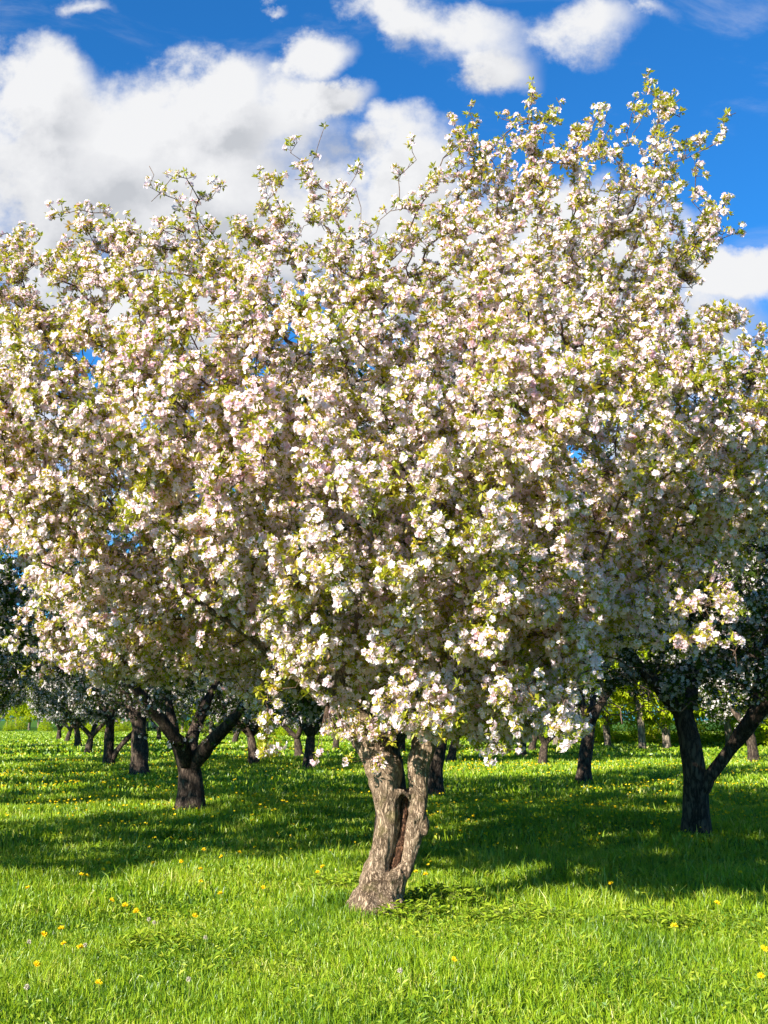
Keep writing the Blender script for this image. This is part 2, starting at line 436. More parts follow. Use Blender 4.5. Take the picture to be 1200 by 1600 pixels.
SXY = unit(SUN_DIR[:2])
def corridor(p):
    rel = p[:, :2] - TRUNK0[:2] - np.array([-.1, 0]); al_ = rel @ SXY; pe = rel @ np.array([-SXY[1], SXY[0]])
    return (al_ > .12) & (np.abs(pe) < .5) & (p[:, 2] < 1.72 + al_ * tan(SUN_EL))
def main_tree():
    r = np.random.default_rng(21)
    base = TRUNK0.copy(); YB = float(base[1])
    zp = lambda zx, zy, off=0.: at(480 + zx / 4, 1040 + zy / 4, YB + off)
    Z = YB / FPX / 4 * 1.02
    left = [zp(445, 1560, .05), zp(440, 1480), zp(445, 1380), zp(424, 1260), zp(474, 1120), zp(506, 960), zp(500, 820), zp(480, 660), zp(408, 500, .05), zp(290, 340, .12), zp(215, 170, .15), zp(165, 20, .1)]
    lr = np.array([172, 152, 122, 78, 68, 64, 80, 106, 106, 84, 72, 62]) * Z
    right = [zp(470, 1440, -.02), zp(560, 1345, -.05), zp(626, 1250, -.03), zp(650, 1130), zp(680, 1000), zp(694, 880), zp(690, 760), zp(700, 620), zp(735, 470, .03), zp(775, 330, .08), zp(830, 150, .1), zp(900, -60, .05)]
    rr_ = np.array([104, 66, 42, 42, 52, 54, 66, 74, 76, 72, 62, 54]) * Z
    # outline of growth: limbs into the crown
    L2 = [left[-1], at(480, 960, YB + .3), at(420, 850, YB - .1), at(380, 740, YB - .3)]
    L3 = [left[-2], at(560, 960, YB + .5), at(590, 850, YB + .7), at(560, 700, YB + .5), at(535, 560, YB + .3)]
    R2 = [right[-1], at(740, 930, YB + .1), at(800, 820, YB - .2), at(850, 700, YB)]
    R3 = [right[-2], at(700, 960, YB - .5), at(680, 850, YB - .8), at(700, 760, YB - .9)]
    LL = [left[-3], at(440, 1040, YB - .35), at(370, 980, YB - .8), at(290, 930, YB - 1.0)]
    RR = [right[-3], at(750, 1050, YB - .5), at(830, 990, YB - 1.0)]
    RB = [right[-2], at(800, 1000, YB + .7), at(890, 920, YB + 1.2), at(980, 820, YB + 1.2)]
    LB = [left[-2], at(430, 1030, YB + .8), at(330, 940, YB + 1.4), at(220, 830, YB + 1.5)]
    seeds = [(None, np.array(left)), (0, np.array(right)), (0, np.array(L2)), (0, np.array(L3)), (1, np.array(R2)), (1, np.array(R3)), (0, np.array(LL)), (1, np.array(RR)), (1, np.array(RB)), (0, np.array(LB))]
    A = crown_points(5200, r)
    ex = []
    for tip, low in (((495, 197), (480, 420)), ((230, 245), (245, 440)), ((640, 205), (655, 400)), ((745, 152), (730, 400)), ((835, 132), (800, 400)), ((1003, 102), (950, 330)), ((1155, 184), (1000, 350)), ((1188, 350), (1040, 380)),
                     ((150, 300), (120, 440)), ((18, 345), (30, 480)), ((565, 262), (560, 430)), ((290, 242), (310, 430)), ((400, 268), (420, 430)), ((1040, 150), (980, 300)), ((700, 205), (680, 400)), ((1065, 170), (1020, 300)), ((870, 160), (860, 300)),
                     ((120, 1050), (150, 940)), ((235, 1035), (250, 930)), ((405, 1175), (400, 1040)), ((490, 1185), (510, 1080)), ((790, 1195), (760, 1080)), ((895, 1140), (880, 1020)), ((350, 1070), (360, 960)), ((1150, 1055), (1130, 900)), ((1085, 1000), (1075, 880)), ((60, 960), (90, 850)), ((650, 1140), (650, 1020)), ((1150, 1030), (1130, 880))):
        y = Y0 + r.uniform(-.5, .4) - (1.2 if tip[1] > 900 else 0); a = at(*tip, y); b = at(*low, y); k = int(np.linalg.norm(a - b) / .16)
        for q in range(k): ex.append(a + (b - a) * q / k + r.normal(0, .03, 3))
    for _ in range(520):                                         # drooping skirt at the right front of the crown
        a = r.uniform(-.1, .42 * pi); rad_ = r.uniform(.7, 2.3)
        ex.append(np.array([sin(a) * rad_ * 1.15 + .1, YB - cos(a) * rad_ * .95, r.uniform(1.5, 2.6)]))
    top = [q for q in OUT if q[1] < 420 and -60 < q[0] < 1150]      # long thin shoots standing out of the top
    for _ in range(34):
        q = top[r.integers(len(top))]; tx = q[0] + r.uniform(-45, 45); a = at(tx, q[1] - r.uniform(0, 45), Y0 + r.uniform(-.5, .6)); b = a + np.array([r.normal(0, .12), 0, -r.uniform(.5, 1.0)])
        for t in np.linspace(0, 1, 6): ex.append(a + (b - a) * t)
    for _ in range(260):                                         # low left side of the crown
        ex.append(np.array([r.uniform(-3.1, -1.3), YB + r.uniform(-.6, 1.6), r.uniform(1.95, 2.9)]))
    A = np.concatenate([A, ex]); A = A[~corridor(A)]
    st_ = np.concatenate([np.array(left), np.array(right)]); A = A[(np.linalg.norm(A[:, None] - st_[None], axis=2).min(1) > .42) | (A[:, 2] > 2.6)]
    P, par, ns, index = grow(seeds, A, step=.115, infl=1.0, kill=.15, seed=4, jit=.3, trop=.03)
    rad = radii(P, par, tip=.0032, ex=2.45)
    for ids, tab, poly in ((index[0], lr, left), (index[1], rr_, right)):
        cum = np.concatenate([[0], np.cumsum(np.linalg.norm(np.diff(np.array(poly), axis=0), axis=1))])
        for i in ids:
            pl = np.array(poly); d = np.linalg.norm(pl - P[i], axis=1); q = np.argsort(d)[:2]; w = 1 / (d[q] + 1e-4); rad[i] = (tab[q] * w).sum() / w.sum()
    for k in range(2, 10):
        ids = index[k]; s0 = .056 if k in (2, 4) else .046
        for q, i in enumerate(ids): rad[i] = max(rad[i], s0 * (1 - .62 * q / len(ids)))
    root = empty('apple_tree', base, 'large foreground apple tree covered in pale pink blossom, with hollow forked trunk', 'tree', 'apple trees in the orchard')
    # trunk + scaffold limbs, fused into one surface
    acc = Acc()
    def dense(poly, tab, st=.03):
        q = np.concatenate([np.array(poly), np.array(tab)[:, None]], 1); q = resample(q, st)
        for _ in range(3): q[1:-1] = (q[:-2] + 2 * q[1:-1] + q[2:]) / 4
        return q
    for poly, tab in ((left, lr), (right, rr_)):
        q = dense(poly, tab); tube(acc, q[:, :3] - base, q[:, 3], 20)
    def knot(pts, tab):
        q = dense([zp(*p) for p in pts], np.array(tab) * Z, .015); tube(acc, q[:, :3] - base, q[:, 3], 14)
    knot([(535, 850, -.05), (560, 800, -.075), (592, 782, -.085), (618, 800, -.08), (645, 850, -.04)], [30, 28, 22, 20, 18])      # lip at the top of the hollow
    knot([(650, 960, -.05), (690, 925, -.06), (722, 945, -.03), (742, 1010, 0), (715, 1055, -.02)], [38, 36, 34, 28, 26])                               # knot on the right stem
    knot([(505, 1340, -.12), (540, 1330, -.11), (590, 1290, -.08)], [38, 38, 44])                                                                      # lower lip
    knot([(520, 1420, .08), (545, 1230, .15), (580, 1050, .155), (605, 900, .14), (610, 780, .09)], [90, 82, 76, 70, 60])                                   # back wall behind the hollow
    for ang in (200, 255, 300, 340, 20, 110, 160):                                                                                                    # root flare
        a = radians(ang); d = np.array([cos(a), sin(a), 0]); c = zp(440, 1500)
        q = dense([c + d * .08 + [0, 0, .12], c + d * .17 + [0, 0, .0], c + d * .27 + [0, 0, -.1]], [.09, .08, .04], .03); tube(acc, q[:, :3] - base, q[:, 3], 12)
    fat = branch_mesh(P - base, par, rad, .022, .5, 12)
    # keep only limbs beyond the hand-built stems
    skip = set(index[0]) | set(index[1])
    for ch in chains(P, par, rad, None):
        run = [i for i in ch if (i not in skip) and rad[i] >= .022]
        if len(run) > 1:
            p0 = par[run[0]]; run2 = ([p0] if p0 >= 0 else []) + run
            q = P[run2] - base; w = rad[run2].copy(); w[0] = w[1] * 1.15
            tube(acc, q, w, 10)
    o = acc.build('trunk', M['bark'], root)
    md = o.modifiers.new('remesh', 'REMESH'); md.mode = 'VOXEL'; md.voxel_size = .0125; md.use_smooth_shade = True
    dg = bpy.context.evaluated_depsgraph_get(); dg.update()
    me = bpy.data.meshes.new_from_object(o.evaluated_get(dg)); o.modifiers.clear(); old = o.data; o.data = me; bpy.data.meshes.remove(old); me.name = 'trunk'
    if not me.materials: me.materials.append(M['bark'])
    n = len(me.vertices); co = np.empty(n * 3, np.float32); me.vertices.foreach_get('co', co); co = co.reshape(-1, 3)
    # relax, then bark relief
    ed = np.empty(len(me.edges) * 2, np.int32); me.edges.foreach_get('vertices', ed); ed = ed.reshape(-1, 2)
    deg = np.bincount(ed.ravel(), minlength=n)[:, None]
    for _ in range(4):
        s = np.zeros((n, 3)); np.add.at(s, ed[:, 0], co[ed[:, 1]]); np.add.at(s, ed[:, 1], co[ed[:, 0]]); co = .45 * co + .55 * s / np.maximum(deg, 1)
    me.vertices.foreach_set('co', co.astype(np.float32).ravel()); me.update()
    nr = np.empty(n * 3, np.float32); me.vertices.foreach_get('normal', nr); nr = nr.reshape(-1, 3)
    dsp = np.zeros(n)
    for i in range(n):
        c = co[i]
        if c[2] < 2.6:
            v = Vector((c[0] * 9, c[1] * 9, c[2] * 3.2))
            dsp[i] = noise.noise(Vector((c[0] * 4 + 3, c[1] * 4, c[2] * 2.6))) * .03 + noise.fractal(v, .9, 2.1, 3) * .013 + abs(noise.noise(Vector((c[0] * 34, c[1] * 30, c[2] * 5)))) * .02 - .006
    co = co + nr * dsp[:, None]
    me.vertices.foreach_set('co', co.astype(np.float32).ravel()); me.update()
    me.polygons.foreach_set('use_smooth', np.ones(len(me.polygons), bool))
    # dead wood standing in the hollow
    hw = Acc()
    for pts, tab in (([(512, 1345, -.01), (535, 1240, .02), (562, 1100, .03), (588, 980, .03), (604, 900, .03), (612, 830, .03)], [22, 32, 32, 28, 22, 16]), ([(545, 1300, .01), (575, 1150, .02), (598, 1000, .02), (608, 900, .0)], [18, 22, 22, 12])):
        q = dense([zp(*p) for p in pts], np.array(tab) * Z, .02); q[:, :3] += r.normal(0, .003, (len(q), 3)); tube(hw, q[:, :3] - base, q[:, 3] * r.uniform(.85, 1.15, len(q)), 9)
    h = hw.build('heartwood', M['heart'], o); h['label'] = 'dark reddish dead wood inside the trunk hollow'
    # thin branches, spurs
    br = branch_mesh(P - base, par, rad, .0, .026)
    # blossom clusters on the thin wood
    nodes = np.where((rad < .016) & (np.arange(len(P)) >= ns))[0]
    kids = np.bincount(par[par >= 0], minlength=len(P)); tips = kids[nodes] == 0
    print('nodes', len(P), 'thin', len(nodes), 'tips', tips.sum())
    zt = np.clip((P[nodes, 2] - 4.9) / 1.7, 0, 1)
    w = np.where(tips, 2.6 - 1.5 * zt, 1.) * (1 - np.where(P[nodes, 0] > .7, .42, .74) * zt) * np.exp(1.25 * np.array([noise.noise(Vector(p * 1.5)) for p in P[nodes]])); w = w / w.sum()
    NC = 52000
    src = r.choice(nodes, NC, p=w); t = r.random(NC)[:, None]
    pn = par[src]; base_p = P[src] * t + P[pn] * (1 - t)
    ctr = np.array([0.1, Y0 + .2, 3.4]); outw = unit(base_p - ctr)
    d = unit(rand_dirs(NC, r) + .55 * outw + np.array([0, 0, .28])); ln = r.uniform(.02, .14, NC)[:, None] * (1 - .5 * np.clip((base_p[:, 2:3] - 5.2) / 2, 0, 1))
    cp = base_p + d * ln
    keep = (cp[:, 2] > .95) & ~corridor(cp) & ~((cp[:, 0] > 1.5) & (cp[:, 2] < 2.12 - .25 * np.clip(cp[:, 0] - 2.6, 0, 1)))
    cp, d, base_p, outw = cp[keep], d[keep], base_p[keep], outw[keep]
    nh = 120                                                    # short drooping spurs over the fork
    hp = np.array([at(px, py, YB + oy) for px, py, oy in zip(r.uniform(505, 715, nh), 1152 - np.abs(r.normal(0, 36, nh)), r.uniform(-.55, -.12, nh))])
    hp = np.concatenate([hp, [at(590, 1190, YB - .3), at(586, 1200, YB - .3), at(594, 1182, YB - .3), at(600, 1196, YB - .3), at(545, 1185, YB - .4), at(540, 1192, YB - .4), at(500, 1175, YB - .3), at(492, 1190, YB - .35)]])
    nb = P[np.linalg.norm(hp[:, None] - P[None, ::2], axis=2).argmin(1) * 2]
    cp = np.concatenate([cp, hp]); base_p = np.concatenate([base_p, nb]); d = np.concatenate([d, unit(hp - nb + np.array([-.2, -.4, 0]))]); outw = np.concatenate([outw, unit(hp - nb + np.array([-.2, -.4, 0]))])
    sticks(br, base_p - base, cp - base, .0035, .0022)
    br.build('branches', M['twig'], root, smooth=True)
    zz = cp[:, 2]
    fl = np.clip(.86 - .05 * np.clip(zz - 5.2, 0, 3), .5, 1)
    leafy = np.array([noise.noise(Vector(p * .9)) for p in cp]); fl = np.clip(fl - .55 * np.clip(leafy, 0, 1), .2, 1)
    pink = np.array([noise.noise(Vector(p * 1.1 + np.array([7, 3, 1]))) for p in cp]) * .28 + .0
    F, L = clusters(cp - base, unit(d * .6 + outw * .6), (4, 8), (5, 9), .0228, .052, 'full', r, fl, pink)
    cr = L.build('foliage', M['apple_leaf'], root); F.build('blossom', M['petal'], root)
main_tree()

# ------------------------------------------------------------------ other apple trees
def trunk_noise(V, amp, f, seed):
    return np.array([[noise.noise(Vector((v[0] * f + seed, v[1] * f, v[2] * f * .5))) * amp, noise.noise(Vector((v[0] * f, v[1] * f + seed, v[2] * f * .5))) * amp, 0] for v in V])
def orchard_tree(loc, limbs, crown_c, crown_r, seed, trunk_r, natt, ncl, detail, label, fs=.032, ls=.06, mats=None, name='apple_tree', floor=1.4, group='apple trees in the orchard', cat='tree', nfl=(2, 4), nlf=(6, 10), flp=.5, top_taper=.65):
    """limbs: list of (parent, [points]) local to loc; crown ellipsoid local"""
    r = np.random.default_rng(seed)
    c = np.asarray(crown_c, float); R = np.asarray(crown_r, float)
    u = rand_dirs(natt * 2, r); q = r.random(natt * 2) ** .45
    A = c + u * q[:, None] * R
    zrel = np.clip((A[:, 2] - c[2]) / R[2], 0, 1); A[:, :2] = c[:2] + (A[:, :2] - c[:2]) * (1 - (1 - top_taper) * zrel[:, None])
    lob = np.array([noise.noise(Vector(a * .8 + np.array([seed, 0, 0]))) for a in A])
    A = A[(A[:, 2] > floor + .25 * lob) & (lob > -.5)][:natt]
    P, par, ns, index = grow([(p, np.array(l, float)) for p, l in limbs], A, step=.2, infl=1.6, kill=.34, seed=seed, jit=.3, trop=.02)
    rad = radii(P, par, tip=.005, ex=2.35)
    for k, ids in index.items():
        n = len(ids)
        for q_, i in enumerate(ids):
            f = q_ / max(1, n - 1)
            rad[i] = trunk_r * (1 - .32 * f + .25 * max(0, 1 - q_ / 2.)) if k == 0 else max(rad[i], trunk_r * .55 * (1 - .6 * f))
    root = empty(name, loc, label, cat, group)
    acc = Acc()
    for ch in chains(P, par, rad, None):
        run = [i for i in ch if rad[i] >= .02]
        if len(run) > 1:
            w = rad[run].copy()
            if par[run[0]] >= 0 or run[0] != 0: w[0] = min(w[0], w[1] * 1.2)
            pts = P[run] + np.array([0, 0, 0]); tube(acc, pts, w, 12 if w.max() > .06 else 7)
    m = mats or ('bark_shaded', 'leaf_far', 'petal_far')
    V = np.concatenate(acc.V); V = V + trunk_noise(V, trunk_r * .22, 3.5, seed); acc.V = [V]
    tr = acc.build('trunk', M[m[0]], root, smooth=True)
    br = branch_mesh(P, par, rad, 0, .024)
    nodes = np.where((rad < .03) & (np.arange(len(P)) >= ns))[0]
    if len(nodes) == 0: nodes = np.arange(len(P))
    src = r.choice(nodes, ncl); t = r.random(ncl)[:, None]; bp = P[src] * t + P[par[src]] * (1 - t)
    outw = unit(bp - (c - [0, 0, .5])); d = unit(rand_dirs(ncl, r) + .5 * outw + np.array([0, 0, .2]))
    cp = bp + d * r.uniform(.03, .24, ncl)[:, None]; k = cp[:, 2] > floor - .5; cp, d, bp, outw = cp[k], d[k], bp[k], outw[k]
    sticks(br, bp, cp, .006, .004)
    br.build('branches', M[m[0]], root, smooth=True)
    F, L = clusters(cp, unit(d * .6 + outw * .6), nfl, nlf, fs, ls, detail, r, flp)
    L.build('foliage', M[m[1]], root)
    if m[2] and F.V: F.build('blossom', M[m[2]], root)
    return root
def loc_pts(loc, pts, Y):
    return [tuple(at(px, py, Y + dy) - loc) for px, py, dy in pts]

def generic_limbs(seed, fork=1.0, spread=1.4, n=4, lean=.15):
    r = random.Random(seed); a0 = r.uniform(0, 6.28)
    top = (r.uniform(-lean, lean), r.uniform(-lean, lean), fork)
    limbs = [(None, [(0, 0, -.1), (top[0] * .4, top[1] * .4, fork * .5), top])]
    for k in range(n):
        a = a0 + k * 6.28 / n + r.uniform(-.4, .4); s = spread * r.uniform(.7, 1.15)
        limbs.append((0, [top, (top[0] + cos(a) * s * .45, top[1] + sin(a) * s * .45, fork + .65), (top[0] + cos(a) * s, top[1] + sin(a) * s, fork + 1.5 + r.uniform(-.2, .5))]))
    return limbs

A_ = ground(297, 1268); YA = A_[1]
orchard_tree(A_, [(None, [(0, 0, -.1)] + loc_pts(A_, [(297, 1235, 0), (298, 1195, 0)], YA)),
                  (0, loc_pts(A_, [(294, 1205, 0), (272, 1150, .1), (262, 1090, .3), (258, 1030, .4)], YA)),
                  (0, loc_pts(A_, [(300, 1195, 0), (325, 1165, -.3), (372, 1115, -.7), (420, 1060, -1.)], YA)),
                  (0, loc_pts(A_, [(298, 1190, 0), (300, 1155, .3), (320, 1100, .8), (345, 1050, 1.2)], YA)),
                  (0, loc_pts(A_, [(292, 1190, 0), (285, 1165, -.4), (230, 1100, -1.), (190, 1050, -1.3)], YA))],
             (.3, .2, 4.0), (3.8, 3.7, 2.9), 31, .26, 1200, 7500, 'full', 'dark forked apple tree in shade behind and left of the hollow trunk')
O_ = ground(1090, 1312); YO = O_[1]
orchard_tree(O_, [(None, [(0, 0, -.1)] + loc_pts(O_, [(1088, 1270, 0), (1085, 1215, 0), (1078, 1150, 0), (1062, 1095, .1)], YO)),
                  (0, loc_pts(O_, [(1092, 1245, 0), (1110, 1212, -.1), (1142, 1170, -.2), (1182, 1105, -.2), (1200, 990, .1)], YO)),
                  (0, loc_pts(O_, [(1070, 1120, 0), (1035, 1080, .1), (990, 1030, .2), (960, 960, .5)], YO)),
                  (0, loc_pts(O_, [(1075, 1110, 0), (1085, 1040, .5), (1100, 960, .9)], YO)),
                  (1, loc_pts(O_, [(1150, 1160, -.2), (1195, 1105, -.8), (1240, 1040, -1.4)], YO))],
             (.35, .3, 3.7), (3.0, 3.0, 2.7), 37, .185, 1200, 9500, 'full', 'dark apple tree at the right with a trunk splitting low into two limbs', floor=1.85)
K_ = ground(912, 1226); YK = K_[1]
orchard_tree(K_, [(None, [(0, 0, -.1)] + loc_pts(K_, [(914, 1190, 0), (922, 1130, 0)], YK)),
                  (0, loc_pts(K_, [(922, 1135, 0), (905, 1085, 0), (895, 1030, .2)], YK)),
                  (0, loc_pts(K_, [(922, 1130, 0), (945, 1090, 0), (970, 1055, 0), (1000, 1000, .2)], YK)),
                  (0, loc_pts(K_, [(920, 1130, 0), (930, 1080, .8), (920, 1040, 1.3)], YK))],
             (0, .2, 3.9), (3.1, 3.1, 2.3), 41, .2, 900, 7000, 'lite', 'slim dark apple tree with slanting trunk between the hollow trunk and the right tree', fs=.04, floor=2.75)
J_ = ground(679, 1246); YJ = J_[1]
orchard_tree(J_, [(None, [(0, 0, -.1)] + loc_pts(J_, [(680, 1200, 0), (690, 1150, 0)], YJ)),
                  (0, loc_pts(J_, [(690, 1155, 0), (672, 1100, .2), (650, 1040, .5)], YJ)),
                  (0, loc_pts(J_, [(690, 1150, 0), (712, 1110, 0), (745, 1060, 0)], YJ)),
                  (0, loc_pts(J_, [(688, 1155, 0), (690, 1100, .8), (700, 1040, 1.3)], YJ))],
             (0, .2, 3.8), (3.1, 3.1, 2.3), 43, .2, 900, 7000, 'lite', 'dark apple tree half hidden directly behind the right limb of the hollow trunk', fs=.04)
B_ = ground(218, 1212); YB_ = B_[1]
orchard_tree(B_, [(None, [(0, 0, -.1)] + loc_pts(B_, [(218, 1180, 0), (217, 1130, 0)], YB_)),
                  (0, loc_pts(B_, [(217, 1135, 0), (200, 1095, 0), (175, 1060, 0)], YB_)),
                  (0, loc_pts(B_, [(217, 1130, 0), (225, 1085, 0), (240, 1040, 0)], YB_)),
                  (0, loc_pts(B_, [(217, 1130, 0), (215, 1090, 1.2), (212, 1060, 1.6)], YB_))],
             (0, .2, 3.9), (3.2, 3.2, 2.4), 47, .29, 900, 7000, 'lite', 'thick straight trunked apple tree just left of the dark forked tree', fs=.042, floor=1.2)
C_ = ground(170, 1197); YC = C_[1]
orchard_tree(C_, [(None, [(0, 0, -.1)] + loc_pts(C_, [(170, 1165, 0), (172, 1125, 0)], YC)),
                  (0, loc_pts(C_, [(172, 1192, 0), (186, 1168, 0), (204, 1148, 0), (225, 1120, 0)], YC)),
                  (0, loc_pts(C_, [(172, 1130, 0), (155, 1095, 0), (130, 1070, 0)], YC)),
                  (0, loc_pts(C_, [(172, 1125, 0), (178, 1090, 0), (190, 1060, 0)], YC))],
             (0, .2, 3.9), (3.2, 3.2, 2.4), 53, .22, 900, 6500, 'lite', 'apple tree left of the thick straight trunk with a second stem leaning right', fs=.045)

protos = []
GD = 'apple trees in the orchard'
far = [(137, 1178, 'distant apple tree in the left row, next beyond the two stemmed one'), (122, 1168, 'distant apple tree in the left row, second beyond the two stemmed one'), (104, 1160, 'distant apple tree in the left row, last but one before the wood'), (92, 1156, 'most distant apple tree at the end of the left row'),
       (397, 1195, 'dark distant apple tree standing alone right of the dark forked tree'), (483, 1200, 'distant apple tree with V shaped limbs left of the hollow trunk'), (467, 1181, 'distant apple tree close behind the V limbed tree'), (524, 1172, 'small distant apple tree between the V limbed tree and the hollow trunk'),
       (366, 1161, 'small distant apple tree seen right of the dark forked trunk'), (248, 1158, 'small distant apple tree seen between the thick trunk and the dark forked trunk'), (627, 1175, 'small distant apple tree seen through the fork of the hollow trunk'), (704, 1192, 'distant apple tree just right of the hollow trunk, beyond the half hidden one'),
       (848, 1193, 'upright dark apple tree left of the slim slanting one'), (815, 1183, 'apple tree with low side limb left of the upright dark one'), (830, 1175, 'small far apple tree behind the upright dark one'), (791, 1172, 'small far apple tree left of the low limbed one'),
       (1178, 1192, 'distant apple tree behind the right tree at the frame edge')]
vs = []
for k in range(3):
    tr = orchard_tree((0, 0, 0), generic_limbs(60 + k, fork=(.8, 1.1, .95)[k], spread=1.5, n=(3, 4, 3)[k], lean=.25), (0, 0, 3.7), (3.2, 3.2, 2.7), 60 + k, .21, 800, 6500, 'lite', 'x', fs=.05, ls=.08)
    vs.append([tr, False])
rr = random.Random(3)
used = [0, 0, 0]
for k, (px, py, lab) in enumerate(far):
    v = 1 if k == 5 else k % 3
    o = vs[v][0] if not vs[v][1] else copy_tree(vs[v][0]); vs[v][1] = True
    g = ground(px, py)
    o.location = g; o.rotation_euler.z = rr.uniform(0, 6.28); s = rr.uniform(.9, 1.08); o.scale = (s, s, s); o['label'] = lab
# neighbours of the left row: they throw the shade on the left grass; first tree is added to shade mid grass
for x, y, sc_, kk, lab in ((.12, 14.7, 1.15, 1, 'apple tree added close behind the hollow trunk to shade the grass, limbs showing above the fork'), (-7.9, 9.7, 1.4, 0, 'neighbouring apple tree outside the left frame edge, nearest of its row'), (-10.9, 25.2, 1.1, 1, 'apple tree at the left frame edge, third of its row, mostly hidden'),
                           (-8.9, 19.6, 1.22, 2, 'apple tree at the left frame edge, dark crown reaching in above the grass'),
                           (-13.3, 32., 1.08, 2, 'apple tree at the left frame edge, fourth of its row'), (-15.6, 39.5, 1.05, 0, 'apple tree at the left frame edge, fifth of its row'), (-19.3, 51., 1.05, 1, 'apple tree at the left frame edge, last but one of its row'), (-23., 63., 1.05, 2, 'apple tree at the left frame edge, farthest of its row'),
                           (8.4, 20.3, 1.1, 2, 'apple tree at the right frame edge beyond the two limbed tree'), (10.6, 13.2, 1.05, 1, 'apple tree outside the right frame edge beside the two limbed tree')):
    o = copy_tree(vs[kk][0]); o.location = (x, y, 0); o.rotation_euler.z = rr.uniform(0, 6.28); o.scale = (sc_, sc_, sc_); o['label'] = lab

# ------------------------------------------------------------------ wood edge
wv = []
for k in range(3):
    h = (12, 14, 11)[k]
    limbs = [(None, [(0, 0, -.1), (.1, 0, 2.), (.2, .1, 5.), (.1, .2, h * .7)])]
    r = random.Random(90 + k)
    for q in range(9):
        z = 1.9 + q * (h * .065); a = q * 2.4 + k; s = 2.4 * (1 - q * .05)
        limbs.append((0, [(.12, .05, z), (cos(a) * s * .5, sin(a) * s * .5, z + .6), (cos(a) * s, sin(a) * s, z + .9)]))
    t = orchard_tree((0, 0, 0), limbs, (0, 0, h * .52), (3.8, 3.8, h * .5), 90 + k, .17, 650, 5200, 'lite', 'x', fs=.1, ls=.26, mats=('bark_grey', 'wood_leaf', None), name='woodland_tree', floor=1.2, group='trees of the wood behind the orchard', nlf=(3, 5), flp=0., top_taper=.5)
    wv.append([t, False])
wood = [(-45, 1138, 1), (25, 1138, 1), (60, 1137, 1), (112, 1138, 1), (148, 1138, 1), (230, 1142, 1), (268, 1143, 1), (305, 1143, 1), (345, 1144, 1), (400, 1145, 1), (445, 1146, 1), (515, 1149, 1), (540, 1150, 1), (615, 1152, 1), (665, 1153, 1), (715, 1155, 1), (760, 1156, 1), (825, 1158, 1), (70, 1139, 1), (130, 1140, 1), (185, 1141, 1), (285, 1146, 1), (360, 1146, 1), (45, 1141, 1), (-20, 1140, 1), (100, 1142, 1), (160, 1143, 1), (250, 1146, 1), (330, 1148, 1), (420, 1150, 1), (560, 1154, 1), (590, 1155, 1), (640, 1157, 1), (735, 1160, 1), (868, 1165, 1), (950, 1166, 1), (1004, 1171, 1), (1043, 1170, 1), (1140, 1168, 1), (1225, 1174, 1), (910, 1160, 1), (1085, 1162, 1), (780, 1158, 1), (1290, 1170, 1), (490, 1150, 1), (690, 1156, 1), (1180, 1160, 1), (10, 1137, 1), (210, 1141, 1), (-90, 1140, 1), (380, 1145, 1)]
wl = {45: 'grey trunked woodland tree at far left where the wood meets the grass', 1004: 'straight pale trunked woodland tree standing in dandelions right of the slim apple tree', 950: 'thin dark woodland tree left of the straight pale trunked one', 1043: 'woodland tree with dark trunk close left of the right apple tree', 868: 'thin pale woodland tree seen between two apple trunks at right'}
for k, (px, py, _) in enumerate(wood):
    v = k % 3; o = wv[v][0] if not wv[v][1] else copy_tree(wv[v][0]); wv[v][1] = True
    o.location = ground(px, py); o.rotation_euler.z = rr.uniform(0, 6.28); s = rr.uniform(1.05, 1.4); o.scale = (s, s, s * rr.uniform(1.0, 1.2))
    o['label'] = wl.get(px, 'yellow green spring woodland tree in the wall of trees behind the orchard')
# undergrowth
def shrub(seed):
    r = np.random.default_rng(seed); n = 1500
    u = rand_dirs(n, r); u[:, 2] = np.abs(u[:, 2]); q = r.random(n) ** .4
    P = u * q[:, None] * np.array([1.6, 1.3, 2.0]); P *= (1 + .35 * np.array([noise.noise(Vector(p * 1.2 + np.array([seed, 0, 0]))) for p in P]))[:, None]; P[:, 2] += .1
    d = unit(rand_dirs(n, r) + .5 * u); nn = unit(np.cross(np.cross(d, [0, 0, 1.]), d) + .2 * rand_dirs(n, r))
    L = Acc(); V, Q, t = leafs(P, d, nn, r.uniform(.12, .28, n), r.uniform(.08, .16, n), np.clip(r.normal(.45, .2, n), 0, 1)); L.add(V, Q, None, t)
    root = empty('shrub', (0, 0, 0), 'leafy spring green shrub growing at the foot of the wood behind the orchard', 'shrub', 'shrubs along the foot of the wood')
    S = Acc(); b = P[r.choice(n, 40)]; sticks(S, b * np.array([.1, .1, 0]), b, .02, .006); S.build('stems', M['bark_grey'], root)
    L.build('foliage', M['wood_leaf'], root)
    return root
sh = [shrub(5), shrub(6)]
k = 0
for px in range(-60, 1290, 32):
    py = 1141.5 + (px / 1200) * 25 + rr.uniform(-3, 1)
    o = sh[k] if k < 2 else copy_tree(sh[k % 2]); k += 1
    o.location = ground(px + rr.uniform(-12, 12), py); o.rotation_euler.z = rr.uniform(0, 6.28); s = rr.uniform(.6, 1.4); o.scale = (s, s, s * rr.uniform(.5, 1.3))

